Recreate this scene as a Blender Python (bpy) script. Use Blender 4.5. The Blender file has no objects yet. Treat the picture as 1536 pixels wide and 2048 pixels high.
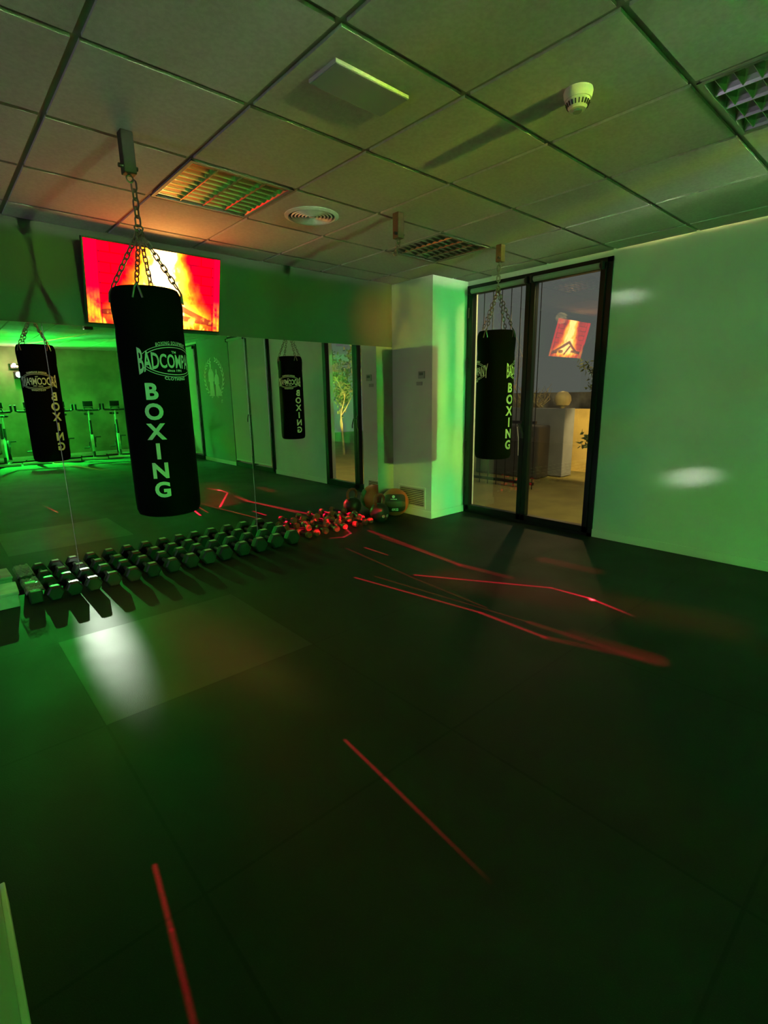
import bpy, bmesh, math, random
from mathutils import Vector, Matrix
random.seed(7)
PI = math.pi
S = bpy.context.scene
COL = S.collection

# ------------------------------------------------------------------ camera
F_PX = 1013.6
cd = bpy.data.cameras.new('camera')
cam = bpy.data.objects.new('camera', cd); COL.objects.link(cam)
cd.sensor_fit = 'HORIZONTAL'; cd.sensor_width = 36.0
cd.lens = F_PX / 1536 * 36.0
cd.clip_start = 0.005
cam.location = (-0.5568, -2.0639, 1.2866)
yaw, pitch, roll = 0.7281, -0.2261, -0.0145
fw = Vector((math.sin(yaw) * math.cos(pitch), math.cos(yaw) * math.cos(pitch), math.sin(pitch)))
rt = Vector((math.cos(yaw), -math.sin(yaw), 0)); up = rt.cross(fw)
R_ = math.cos(roll) * rt + math.sin(roll) * up
U_ = -math.sin(roll) * rt + math.cos(roll) * up
cam.rotation_euler = Matrix((R_, U_, -fw)).transposed().to_euler()
S.camera = cam
vs = S.view_settings
vs.view_transform = 'Standard'; vs.look = 'None'; vs.gamma = 1.0; vs.use_curve_mapping = False
vs.exposure = 0.0

# ------------------------------------------------------------------ room dimensions
H = 2.41            # ceiling height
XW = 3.84           # window wall
YW = 2.10           # mirror wall
YM = 2.07           # mirror surface
YF = -7.50          # far wall
XL = -4.0           # hall wall on the left
PX, PY = 3.306, 1.516   # pillar in the corner
SRC = Vector((1.13, -7.28, 1.83))   # disco projector lens

# ------------------------------------------------------------------ little node language
class V:
    def __init__(s, nt, k): s.nt, s.k = nt, k
    def _m(s, op, o=None, o2=None, clamp=False):
        n = s.nt.nodes.new('ShaderNodeMath'); n.operation = op; n.use_clamp = clamp
        for i, x in enumerate((s, o, o2)):
            if x is None: continue
            if isinstance(x, V): s.nt.links.new(x.k, n.inputs[i])
            else: n.inputs[i].default_value = x
        return V(s.nt, n.outputs[0])
    def __add__(s, o): return s._m('ADD', o)
    __radd__ = __add__
    def __sub__(s, o): return s._m('SUBTRACT', o)
    def __rsub__(s, o): return (s * -1.0) + o
    def __mul__(s, o): return s._m('MULTIPLY', o)
    __rmul__ = __mul__
    def __truediv__(s, o): return s._m('DIVIDE', o)
    def __pow__(s, o): return s._m('POWER', o)
    def abs(s): return s._m('ABSOLUTE')
    def min(s, o): return s._m('MINIMUM', o)
    def max(s, o): return s._m('MAXIMUM', o)
    def lt(s, o): return s._m('LESS_THAN', o)
    def gt(s, o): return s._m('GREATER_THAN', o)
    def frac(s): return s._m('FRACT')
    def floor(s): return s._m('FLOOR')
    def sat(s): return s._m('ADD', 0.0, clamp=True)
    def atan2(s, o): return s._m('ARCTAN2', o)
    def exp(s): return s._m('EXPONENT')
    def step(s, a, b, lo=0.0, hi=1.0):
        n = s.nt.nodes.new('ShaderNodeMapRange'); n.interpolation_type = 'SMOOTHSTEP'
        s.nt.links.new(s.k, n.inputs[0])
        for i, x in enumerate((a, b, lo, hi)):
            if isinstance(x, V): s.nt.links.new(x.k, n.inputs[i + 1])
            else: n.inputs[i + 1].default_value = x
        return V(s.nt, n.outputs[0])

def vmath(nt, op, a, b=None, scale=None, out=0):
    n = nt.nodes.new('ShaderNodeVectorMath'); n.operation = op
    for i, x in enumerate((a, b)):
        if x is None: continue
        if isinstance(x, V): nt.links.new(x.k, n.inputs[i])
        else: n.inputs[i].default_value = x
    if scale is not None:
        if isinstance(scale, V): nt.links.new(scale.k, n.inputs['Scale'])
        else: n.inputs['Scale'].default_value = scale
    return V(nt, n.outputs[out])

def sepxyz(nt, v):
    n = nt.nodes.new('ShaderNodeSeparateXYZ'); nt.links.new(v.k, n.inputs[0])
    return [V(nt, n.outputs[i]) for i in range(3)]
def comxyz(nt, x, y, z):
    n = nt.nodes.new('ShaderNodeCombineXYZ')
    for i, c in enumerate((x, y, z)):
        if isinstance(c, V): nt.links.new(c.k, n.inputs[i])
        else: n.inputs[i].default_value = c
    return V(nt, n.outputs[0])
def noise(nt, vec, scale=5.0, detail=2.0, rough=0.5):
    n = nt.nodes.new('ShaderNodeTexNoise'); n.inputs['Scale'].default_value = scale
    n.inputs['Detail'].default_value = detail; n.inputs['Roughness'].default_value = rough
    if vec is not None: nt.links.new(vec.k, n.inputs['Vector'])
    return V(nt, n.outputs[0])
def mixc(nt, f, a, b):
    n = nt.nodes.new('ShaderNodeMix'); n.data_type = 'RGBA'
    if isinstance(f, V): nt.links.new(f.k, n.inputs[0])
    else: n.inputs[0].default_value = f
    for i, c in ((6, a), (7, b)):
        if isinstance(c, V): nt.links.new(c.k, n.inputs[i])
        else: n.inputs[i].default_value = (*c, 1)
    return V(nt, n.outputs[2])

# ------------------------------------------------------------------ world: overcast dusk sky
W = bpy.data.worlds.new('dusk'); S.world = W; W.use_nodes = True
wn = W.node_tree; bg = wn.nodes['Background']
tc = wn.nodes.new('ShaderNodeTexCoord')
_, _, wz = sepxyz(wn, V(wn, tc.outputs['Generated']))
wn.links.new(mixc(wn, wz.step(0.0, 0.5), (0.052, 0.056, 0.046), (0.042, 0.050, 0.056)).k, bg.inputs[0])
bg.inputs[1].default_value = 2.2

# ------------------------------------------------------------------ lamps
def lamp(name, kind, loc, energy, color=(1, 1, 1), size=0.05, target=None, cone=None, blend=0.3):
    l = bpy.data.lights.new(name, kind); l.energy = energy; l.color = color
    if kind == 'AREA': l.shape = 'SQUARE'; l.size = size
    else: l.shadow_soft_size = size
    if kind == 'SPOT': l.spot_size = cone; l.spot_blend = blend
    o = bpy.data.objects.new(name, l); COL.objects.link(o); o.location = loc
    if target is not None:
        o.rotation_euler = (Vector(target) - Vector(loc)).to_track_quat('-Z', 'Y').to_euler()
    return o

# disco projector beam: coloured light split into patches by its rotating optics
BLOBS = [  # point in the room the small beam lands on, angular radius, colour, strength
    ((3.84, -0.75, 0.63), .0150, (1.0, .95, .85), 2.3), ((3.84, -0.12, 2.03), .0120, (1.0, .95, .85), 1.7),
    ((0.47, -4.08, 0), .0100, (1, 1, .9), 4.8), ((0.79, -3.97, 0), .0100, (1, .55, .15), 5.7),
    ((1.21, -4.52, 0), .0120, (1, 1, .9), 4.4), ((1.02, -3.50, 0), .0100, (1, .6, .2), 4.8),
    ((1.47, -2.88, 0), .0110, (.8, 1, .8), 5.5), ((1.04, -5.37, 0), .012, (.9, 1, .8), 4.4),
    ((0.07, -2.47, 0), .0120, (1, .5, .15), 5.3), ((1.75, -4.6, 0), .012, (1, .9, .6), 3.5),
    ((0.40, 0.50, 0), .0380, (1, .36, .10), 12.0), ((2.3, -3.6, 0), .010, (1, .6, .2), 4.0),
    ((3.84, -2.05, 1.10), .03, (1, .55, .1), .9), ((3.84, -4.1, 1.75), .03, (1, .65, .1), 1.0),
    ((3.84, -3.15, 1.55), .012, (1, .8, .6), 1.6), ((3.84, -3.1, .62), .012, (.9, 1, .7), 1.3),
    ((3.12, 2.10, 2.02), .050, (1, .34, .06), 2.6), ((3.30, 1.52, 0.10), .030, (1, .8, .1), .6),
    ((0.03, 3.22, 0.0), .0165, (.95, 1, .85), 7.0),
]
def disco(name, src, sy, energy, target, cone, blend):
    o = lamp(name, 'SPOT', src, energy, size=0.02, target=target, cone=cone, blend=blend)
    l = o.data; l.use_nodes = True; nt = l.node_tree; em = nt.nodes['Emission']
    g = nt.nodes.new('ShaderNodeNewGeometry')
    d = vmath(nt, 'MULTIPLY', V(nt, g.outputs['Incoming']), (1, sy, 1))
    dx, dy, dz = sepxyz(nt, d)
    az = dx.atan2(dy)
    lobe = dz.step(.50, .12, .30, 1.0) * dy.step(.10, .75, .3, 1.0)
    lobe = lobe * az.step(-.30, -.08, .40, 1.0)
    low = dz.step(-.33, -.45)                      # beams packed tightly close to the projector
    side = az.step(.50, .85) * dz.abs().step(.5, .3)
    up = dz.step(.050, .062) * dz.step(.150, .115) * az.step(.40, .24)
    lobe = lobe * (1.0 + low * 7.0 + low * az.step(.30, .15) * 16.0 + up * .35 + side * .15) * (1.0 - az.step(.32, .36) * az.step(.52, .46) * .40) * (1.0 + az.step(.20, .235) * az.step(.32, .29) * 1.35)
    n1 = noise(nt, d, 4.5, 1.0); n2 = noise(nt, vmath(nt, 'ADD', d, (4, 2, 7)), 9.0, 2.0)
    st = noise(nt, comxyz(nt, az * 26.0, 0.0, dz * 2.0), 1.0, 1.0)
    c = mixc(nt, n1.step(.40, .62), (.035, 1.0, .07), (.07, .90, .16))
    c = mixc(nt, n2.step(.50, .70) * .55, c, (.42, .85, .05))
    c = mixc(nt, low.max(side * .8).max(dz.step(.16, .28)), c, (.015, 1.0, .055))
    # golden bands that graze along the ceiling and up the corner
    c = mixc(nt, up * .80, c, (.80, .87, .55))
    band = (dz - .083).abs().step(.015, .004) * az.step(-.10, -.02) * az.step(.26, .10)
    c = mixc(nt, band * .85, c, (.98, 1.0, .03))
    band2 = (az - .228).abs().step(.016, .006)
    c = mixc(nt, band2 * .75, c, (.62, .85, .06))
    I = lobe * st.step(.3, .7, .72, 1.18) * (noise(nt, d, 30.0, 2.0).step(.3, .7, .85, 1.15))
    # a little brighter near its own end of the room, where the beam is still packed
    col = vmath(nt, 'SCALE', c, scale=I)
    for p, r, bc, k in BLOBS:
        v = (Vector(p) - SRC).normalized()
        e = vmath(nt, 'DISTANCE', d, tuple(v), out=1).step(r, r * .10)
        col = vmath(nt, 'ADD', col, vmath(nt, 'SCALE', tuple(x * k for x in bc), scale=e))
    nt.links.new(col.k, em.inputs['Color'])
    em.inputs['Strength'].default_value = 1.0
    return o
E1 = 1050.0
disco('disco_beam', SRC, 1, E1, (1.5, 2.0, 1.55), math.radians(150), .35)
# added lamp behind the mirrors, standing in for the beam they throw back
mir_src = Vector((SRC.x, 2 * YM - SRC.y, SRC.z))
beam_back = disco('beam_lamp_behind_mirror', mir_src, -1, E1 * .80, (0.9, YM, .85), math.radians(29), .05)
# neutral fill added out of view on the left
lamp('side_fill', 'AREA', (-3.9, 0.9, 0.75), 10.5, (.98, .90, 1.24), .9, (3.3, 0.6, 1.9))
lamp('far_end_fill', 'POINT', (1.05, -7.15, 2.02), 9.0, (1.0, .72, .40), .03)  # warm fill added to offset the green at the far wall
# lamps on the terrace
lamp('terrace_lamp', 'POINT', (8.3, 3.0, 2.6), 60.0, (1.0, .70, .24), .1)
lamp('garden_wall_lamp', 'SPOT', (6.6, .3, 1.9), 420.0, (1.0, .72, .26), .05, (7.6, 1.5, .5), math.radians(60), .5)
lamp('tree_lamp', 'SPOT', (5.9, -2.3, .25), 600.0, (1.0, .70, .18), .05, (6.5, -3.05, 1.5), math.radians(80), .5)
lamp('terrace_wall_lamp', 'POINT', (4.25, -0.6, 2.6), 260.0, (1.0, .82, .30), .12)

# red laser fan
LSRC = Vector((1.5, -2.6, 2.30))
SEG = [  # floor start, floor end, half width, strength start, strength end
    ((1.949, .415), (2.43, -.40), .016, 1.1, .9), ((2.43, -.40), (2.445, -.667), .016, .9, 2.4),
    ((2.445, -.667), (2.374, -.97), .016, 2.2, .15),
    ((1.599, .681), (1.764, -.319), .013, .9, .7), ((1.764, -.319), (1.758, -.76), .018, .7, .5),
    ((1.758, -.76), (1.93, -1.30), .035, .16, .04),
    ((1.72, .60), (1.86, -.60), .010, .16, .12), ((1.86, -.60), (1.90, -1.2), .03, .14, .08),
    ((2.129, 1.204), (2.126, .91), .014, .75, .35),
    ((2.52, 1.60), (2.358, .331), .035, .35, .30), ((2.358, .331), (2.40, -.1), .045, .30, .10),
    ((2.44, 1.35), (2.36, .33), .010, .35, .3), ((2.0, 1.30), (1.90, .40), .012, .18, .12), ((1.90, .40), (1.85, -.3), .012, .14, .1),
    ((2.40, 1.82), (2.33, 1.66), .016, .8, .9), ((2.33, 1.66), (2.20, 1.60), .016, .9, .9), ((2.20, 1.60), (2.09, 1.66), .015, .9, .5),
    ((.453, -.687), (.43, -.95), .008, .50, .34), ((.43, -.95), (.385, -1.43), .008, .34, .0),
    ((-.270, -.745), (-.300, -.96), .008, .62, .45), ((-.300, -.96), (-.345, -1.26), .009, .42, .15),
    ((2.10, .20), (2.60, -1.3), .30, .055, .03), ((2.93, -.05), (2.96, -.45), .10, .10, .06), ((1.9, -.85), (1.94, -1.25), .09, .05, .12),
]
lz = lamp('laser_beam', 'POINT', LSRC, 1.0, size=.004)
l = lz.data; l.use_nodes = True; nt = l.node_tree; em = nt.nodes['Emission']
g = nt.nodes.new('ShaderNodeNewGeometry')
d = V(nt, g.outputs['Incoming']); dx, dy, dz = sepxyz(nt, d)
k = (dz * -1.0).max(.02)
p = comxyz(nt, dx / k * LSRC.z + LSRC.x, dy / k * LSRC.z + LSRC.y, 0.0)
tot = None
for a, b, w, i0, i1 in SEG:
    A = Vector((*a, 0)); Bv = Vector((*b, 0)) - A
    pa = vmath(nt, 'SUBTRACT', p, tuple(A))
    h = (vmath(nt, 'DOT_PRODUCT', pa, tuple(Bv), out=1) * (1 / Bv.length_squared)).sat()
    dist = vmath(nt, 'LENGTH', vmath(nt, 'SUBTRACT', pa, vmath(nt, 'SCALE', tuple(Bv), scale=h)), out=1)
    e = dist.step(w, w * .2) * (h * (i1 - i0) + i0)
    tot = e if tot is None else tot + e
hot = vmath(nt, 'DISTANCE', p, (2.432, -.690, 0), out=1).step(.030, .0)
# tangle of beam lines over the small weights
px_, py_, _ = sepxyz(nt, p)
area = ((px_ - 2.42) / .55).abs().step(1.0, .6) * ((py_ - 2.02) / .24).abs().step(1.0, .5)
tang = noise(nt, p, 9.0, 2.0).step(.50, .60)
tot = (tot + area * tang * .15 + hot * 7.0) * ((k.max(.30) ** -3.0) * .216) * (noise(nt, p, 160.0, 2.0).step(.25, .65, .35, 1.2))
cl = mixc(nt, (tot * .10 - .12).sat(), (1.0, .0, .035), (1.0, .35, .35))
nt.links.new(cl.k, em.inputs['Color']); nt.links.new((tot * 1.0).k, em.inputs['Strength'])
LASER_E = 27000.0
l.energy = LASER_E

# ------------------------------------------------------------------ materials
MATS = {}
def mat(name, color, rough=.6, metal=0.0, spec=.5, bump=None, var=None, emit=None):
    if name in MATS: return MATS[name]
    m = bpy.data.materials.new(name); m.use_nodes = True; nt = m.node_tree
    b = nt.nodes['Principled BSDF']
    b.inputs['Base Color'].default_value = (*color, 1); b.inputs['Roughness'].default_value = rough
    b.inputs['Metallic'].default_value = metal; b.inputs['Specular IOR Level'].default_value = spec
    tc = nt.nodes.new('ShaderNodeTexCoord'); oc = V(nt, tc.outputs['Object'])
    if var:
        sc, amt = var
        f = noise(nt, oc, sc, 3.0).step(.3, .7)
        nt.links.new(mixc(nt, f, tuple(c * (1 - amt) for c in color), tuple(min(1, c * (1 + amt)) for c in color)).k, b.inputs['Base Color'])
    if bump:
        sc, st = bump
        bn = nt.nodes.new('ShaderNodeBump'); bn.inputs['Strength'].default_value = st; bn.inputs['Distance'].default_value = .002
        nt.links.new(noise(nt, oc, sc, 3.0).k, bn.inputs['Height']); nt.links.new(bn.outputs[0], b.inputs['Normal'])
    if emit:
        b.inputs['Emission Color'].default_value = (*emit[0], 1); b.inputs['Emission Strength'].default_value = emit[1]
    MATS[name] = m
    return m
def node_mat(name):
    m = bpy.data.materials.new(name); m.use_nodes = True; MATS[name] = m
    return m, m.node_tree, m.node_tree.nodes['Principled BSDF']

WHITE = mat('white_paint', (.74, .75, .73), .55, bump=(140, .15), var=(2.5, .04))
DARKWALL = mat('dark_grey_paint', (.105, .105, .10), .6, bump=(140, .2), var=(2, .05))
PALE = mat('pale_paint', (.72, .72, .72), .6, bump=(160, .2))
BASEB = mat('white_skirting', (.78, .80, .76), .35)
TILE = mat('mineral_tile', (.62, .60, .57), .9, spec=.2, bump=(220, .5), var=(60, .06))
GRIDM = mat('grid_bar', (.30, .30, .28), .6)
BLACKFR = mat('anthracite_aluminium', (.007, .0075, .008), .38, spec=.25)
GREYAL = mat('grey_aluminium', (.25, .26, .25), .4, metal=.6)
VINYL = mat('black_vinyl', (.002, .002, .0025), .75, spec=.04, bump=(30, .25))
INK = mat('pale_print', (.78, .80, .76), .6)
CHROME = mat('chain_steel', (.40, .39, .35), .32, metal=1.0)
DARKWOOD = mat('dark_hanger_block', (.030, .024, .018), .6, var=(20, .2))
BROWNWOOD = mat('brown_hanger_block', (.14, .075, .04), .6, var=(20, .2))
RUBBER = mat('head_rubber', (.020, .021, .021), .42, bump=(200, .2))
PALE_SPOT = mat('pale_spot_grey', (.50, .52, .48), .30, spec=.7)
HANDLE = mat('knurled_steel', (.5, .5, .48), .35, metal=1.0, bump=(500, .6))
BLACKPL = mat('black_plastic', (.010, .010, .011), .4)
WHITEPL = mat('white_plastic', (.78, .78, .76), .4)
GREYPL = mat('grey_plastic', (.30, .31, .34), .45)
BLIND = mat('blind_fabric', (.60, .62, .58), .8)
ORANGE = mat('orange_rubber', (.48, .075, .03), .5, bump=(150, .3), var=(6, .15))
BROWN = mat('dark_ball_panel', (.030, .013, .008), .45)
REDPL = mat('red_vinyl', (.45, .04, .03), .4)
LOUVRE = mat('louvre_aluminium', (.66, .65, .60), .22, metal=1.0)
TROFFER = mat('troffer_housing', (.55, .54, .48), .4)
FOAM = mat('foam_block', (.55, .60, .52), .6, bump=(40, .5), var=(9, .2))
CONC = mat('terrace_concrete', (.17, .14, .035), .85, bump=(40, .4), var=(3, .15))
GREYBOX = mat('grey_render', (.16, .17, .19), .8, var=(3, .15))
TARP = mat('dark_tarpaulin', (.045, .04, .036), .55, bump=(12, .8))
OCHRE = mat('ochre_render', (.62, .44, .14), .85, var=(4, .15))
BARK = mat('bark', (.34, .28, .16), .85, var=(8, .3))
LEAF = mat('leaf', (.06, .085, .025), .7, var=(12, .4))
BIKEM = mat('bike_frame', (.03, .032, .032), .4)
BIKEL = mat('bike_silver', (.55, .56, .52), .35, metal=.7)
EMBER = mat('lamp_dome', (.60, .45, .20), .5)

# mirror
m, nt, b = node_mat('mirror_silver')
b.inputs['Base Color'].default_value = (.86, .90, .86, 1); b.inputs['Metallic'].default_value = 1; b.inputs['Roughness'].default_value = 0.0
MIRROR = m
# clear window glass
m, nt, b = node_mat('window_glass'); nt.nodes.remove(b)
fr = nt.nodes.new('ShaderNodeLayerWeight'); fr.inputs[0].default_value = .5
tr = nt.nodes.new('ShaderNodeBsdfTransparent'); tr.inputs[0].default_value = (.95, .965, .955, 1)
gl = nt.nodes.new('ShaderNodeBsdfGlossy'); gl.inputs['Roughness'].default_value = 0.0
mx = nt.nodes.new('ShaderNodeMixShader')
nt.links.new(((V(nt, fr.outputs['Facing']) ** 5.0) * .9 + .11).sat().k, mx.inputs[0])
nt.links.new(tr.outputs[0], mx.inputs[1]); nt.links.new(gl.outputs[0], mx.inputs[2])
nt.links.new(mx.outputs[0], nt.nodes['Material Output'].inputs[0])
GLASS = m
# crumpled clear film
m, nt, b = node_mat('clear_film')
b.inputs['Base Color'].default_value = (.75, .8, .75, 1); b.inputs['Roughness'].default_value = .15
b.inputs['Alpha'].default_value = .35
FILM = m
# black rubber floor mats laid in a 1 m grid
m, nt, b = node_mat('rubber_mats')
tc = nt.nodes.new('ShaderNodeTexCoord'); oc = V(nt, tc.outputs['Object'])
x, y, z = sepxyz(nt, oc)
gx = (x + 10.20) ; gy = (y - .045) * 1.03 + 20.0
fx = gx.frac(); fy = gy.frac()
ex = fx.min(1.0 - fx).step(.003, .008); ey = fy.min(1.0 - fy).step(.003, .008)
seam = ex.min(ey)
cell = noise(nt, comxyz(nt, gx.floor() * 3.7, gy.floor() * 5.3, 0.0), 1.0, 0.0).step(.3, .7)
speck = noise(nt, oc, 420.0, 1.0).step(.64, .74)
blot = noise(nt, oc, 3.0, 3.0).step(.3, .7)
c = mixc(nt, cell, (.0065, .0065, .006), (.0095, .0095, .009))
c = mixc(nt, blot * .4, c, (.014, .014, .013))
c = mixc(nt, speck * .45, c, (.045, .045, .043))
c = mixc(nt, seam, (.004, .004, .004), c)
nt.links.new(c.k, b.inputs['Base Color'])
newer = x.gt(-.2) * x.lt(.8) * y.gt(.045) * y.lt(1.016)   # one newer, smoother mat in front of the dumbbells
nt.links.new((blot * .06 + .53 - newer * .06).k, b.inputs['Roughness'])
nt.links.new((newer * .20 + .26).k, b.inputs['Specular IOR Level'])
bn = nt.nodes.new('ShaderNodeBump'); bn.inputs['Strength'].default_value = .5; bn.inputs['Distance'].default_value = .002
nt.links.new((noise(nt, oc, 260.0, 2.0) * .5).k, bn.inputs['Height']); nt.links.new(bn.outputs[0], b.inputs['Normal'])
FLOORM = m
# fireplace film playing on the television
m, nt, b = node_mat('fireplace_film'); nt.nodes.remove(b)
uvn = nt.nodes.new('ShaderNodeUVMap'); uv = V(nt, uvn.outputs[0]); u, v, _ = sepxyz(nt, uv)
br = nt.nodes.new('ShaderNodeTexBrick'); nt.links.new(vmath(nt, 'MULTIPLY', uv, (1.78, 1.0, 0)).k, br.inputs['Vector'])
br.inputs['Color1'].default_value = (1.0, .0, .007, 1); br.inputs['Color2'].default_value = (.72, .0, .006, 1)
br.inputs['Mortar'].default_value = (.30, .0, .002, 1); br.inputs['Scale'].default_value = 1.0
br.inputs['Brick Width'].default_value = .30; br.inputs['Row Height'].default_value = .125; br.inputs['Mortar Size'].default_value = .008
c = V(nt, br.outputs['Color'])
dark = noise(nt, vmath(nt, 'MULTIPLY', uv, (3, 2.2, 0)), 1.0, 2.0).step(.45, .65) * v.step(.62, 1.0)
c = mixc(nt, dark * .85, c, (.10, .0, .01))
nz = noise(nt, vmath(nt, 'ADD', vmath(nt, 'MULTIPLY', uv, (7.0, 3.0, 0)), (3.1, .4, 0)), 1.0, 3.0) - .5
inv = (1.0 - v).max(0.0)
wdt = (inv ** 2.0) * .25 + .15
du = (u - .535 + nz * .16) / wdt
I = ((du * du) * -1.0).exp() * (v.step(.0, .16) * .6 + .4)
fl = noise(nt, vmath(nt, 'MULTIPLY', uv, (16, 6, 0)), 1.0, 3.0)
I = I * (fl.step(.2, .6, .72, 1.2))
c = mixc(nt, I.step(.10, .30), c, (1.0, .07, .004))
c = mixc(nt, I.step(.26, .46), c, (1.0, .20, .006))
c = mixc(nt, I.step(.42, .66), c, (1.0, .30, .014))
c = mixc(nt, I.step(.70, .92), c, (1.0, .48, .12))
# logs and embers
def logline(a, bb, w):
    A = Vector((*a, 0)); Bv = Vector((*bb, 0)) - A
    pa = vmath(nt, 'SUBTRACT', uv, tuple(A))
    h = (vmath(nt, 'DOT_PRODUCT', pa, tuple(Bv), out=1) * (1 / Bv.length_squared)).sat()
    dist = vmath(nt, 'LENGTH', vmath(nt, 'SUBTRACT', pa, vmath(nt, 'SCALE', tuple(Bv), scale=h)), out=1)
    return (dist + nz * .03).step(w, w * .6)
lg = logline((.50, .42), (.20, .14), .040)
for a_, b_, w_ in (((.52, .40), (.92, .10), .045), ((.12, .15), (.34, .17), .05), ((.66, .15), (.90, .12), .05), ((.45, .30), (.56, .08), .035)):
    lg = lg.max(logline(a_, b_, w_))
c = mixc(nt, lg * .93, c, (.07, .008, .004))
em_ = fl.step(.48, .62) * v.step(.20, .06)
c = mixc(nt, em_ * .8, c, (1.0, .45, .03))
# brass rails either side
rail = u.step(.088, .080).max(u.step(.945, .955))
rc = mixc(nt, v.step(.45, .12) * fl.step(.3, .6), (1.0, .0, .014), (1.0, .28, .01))
rc = mixc(nt, (u * 44.0).frac().step(.82, .95) * .6, rc, (.35, 0, .01))
c = mixc(nt, rail, c, rc)
gap = (u - .093).abs().step(.006, .003).max((u - .938).abs().step(.008, .004))
c = mixc(nt, gap * .8, c, (.15, .0, .008))
e = nt.nodes.new('ShaderNodeEmission'); nt.links.new(c.k, e.inputs[0])
nt.links.new((I.step(.15, .8) * 8.0 + 3.4).k, e.inputs[1])
nt.links.new(e.outputs[0], nt.nodes['Material Output'].inputs[0])
FIRE = m

# ------------------------------------------------------------------ mesh helpers
class MB:
    def __init__(s): s.bm = bmesh.new()
    def box(s, c, d, rot=None, bevel=0.0, seg=2):
        r = bmesh.ops.create_cube(s.bm, size=1.0); vs_ = r['verts']
        bmesh.ops.scale(s.bm, vec=d, verts=vs_)
        if bevel:
            es = list({e for v_ in vs_ for e in v_.link_edges})
            rr = bmesh.ops.bevel(s.bm, geom=es, offset=bevel, segments=seg, profile=.5, affect='EDGES')
            vs_ = list({v_ for f in rr['faces'] for v_ in f.verts} | {v_ for v_ in vs_ if v_.is_valid})
        M = Matrix.Translation(c)
        if rot is not None: M = M @ rot.to_4x4()
        bmesh.ops.transform(s.bm, matrix=M, verts=vs_)
        return s
    def span(s, lo, hi, bevel=0.0):
        lo, hi = Vector(lo), Vector(hi)
        return s.box((lo + hi) / 2, hi - lo, None, bevel)
    def tube(s, pts, r, n=10, closed=False, caps=True):
        pts = [Vector(p_) for p_ in pts]; N = len(pts); rings = []; prev = None
        for i, p_ in enumerate(pts):
            if closed: t = pts[(i + 1) % N] - pts[i - 1]
            else: t = pts[min(i + 1, N - 1)] - pts[max(i - 1, 0)]
            t.normalize()
            if prev is None:
                a = Vector((0, 0, 1)) if abs(t.z) < .9 else Vector((1, 0, 0))
                u_ = t.cross(a).normalized()
            else: u_ = (prev - t * prev.dot(t)).normalized()
            prev = u_; w_ = t.cross(u_)
            rr = r[i] if isinstance(r, (list, tuple)) else r
            rings.append([s.bm.verts.new(p_ + (u_ * math.cos(2 * PI * k_ / n) + w_ * math.sin(2 * PI * k_ / n)) * rr) for k_ in range(n)])
        for i in range(N if closed else N - 1):
            A_, B_ = rings[i], rings[(i + 1) % N]
            for k_ in range(n): s.bm.faces.new((A_[k_], A_[(k_ + 1) % n], B_[(k_ + 1) % n], B_[k_]))
        if caps and not closed:
            s.bm.faces.new(rings[0][::-1]); s.bm.faces.new(rings[-1])
        return s
    def cyl(s, a, b, r, n=24): return s.tube([a, b], r, n)
    def lathe(s, prof, o=(0, 0, 0), n=48, rot=None):
        o = Vector(o); R = rot or Matrix.Identity(3); rings = []
        for r, z in prof:
            if r < 1e-6: rings.append([s.bm.verts.new(o + R @ Vector((0, 0, z)))])
            else: rings.append([s.bm.verts.new(o + R @ Vector((r * math.cos(2 * PI * k_ / n), r * math.sin(2 * PI * k_ / n), z))) for k_ in range(n)])
        for A_, B_ in zip(rings, rings[1:]):
            for k_ in range(n):
                f = [A_[k_ % len(A_)], A_[(k_ + 1) % len(A_)], B_[(k_ + 1) % len(B_)], B_[k_ % len(B_)]]
                f = list(dict.fromkeys(f))
                if len(f) > 2: s.bm.faces.new(f)
        return s
    def prism(s, poly, axis, a, b):
        mk = {'x': lambda p_, t: (t, p_[0], p_[1]), 'y': lambda p_, t: (p_[0], t, p_[1]), 'z': lambda p_, t: (p_[0], p_[1], t)}[axis]
        A_ = [s.bm.verts.new(mk(p_, a)) for p_ in poly]; B_ = [s.bm.verts.new(mk(p_, b)) for p_ in poly]; n = len(poly)
        s.bm.faces.new(A_); s.bm.faces.new(B_[::-1])
        for i in range(n): s.bm.faces.new((A_[i], B_[i], B_[(i + 1) % n], A_[(i + 1) % n]))
        return s
    def build(s, name, m, parent=None, smooth=False):
        bmesh.ops.recalc_face_normals(s.bm, faces=s.bm.faces[:])
        me = bpy.data.meshes.new(name); s.bm.to_mesh(me); s.bm.free()
        me.materials.append(m)
        if smooth:
            for p_ in me.polygons: p_.use_smooth = True
            me.set_sharp_from_angle(angle=math.radians(40))
        o = bpy.data.objects.new(name, me); COL.objects.link(o)
        if parent is not None: o.parent = parent
        return o
def tag(o, label, cat, group=None):
    o['label'] = label; o['category'] = cat
    if group: o['group'] = group
    return o
def thing(name, label, cat, loc=(0, 0, 0), rz=0.0, group=None):
    o = bpy.data.objects.new(name, None); COL.objects.link(o); o.empty_display_size = .1
    o.location = loc; o.rotation_euler = (0, 0, rz)
    return tag(o, label, cat, group)
def struct(o): o['kind'] = 'structure'; return o
def dup(root, loc, rz, label):
    r = root.copy(); COL.objects.link(r); r.location = loc; r.rotation_euler = (0, 0, rz); r['label'] = label
    for ch in list(root.children):
        c_ = ch.copy(); COL.objects.link(c_); c_.parent = r
        for gch in ch.children:
            d_ = gch.copy(); COL.objects.link(d_); d_.parent = c_
    return r

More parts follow.
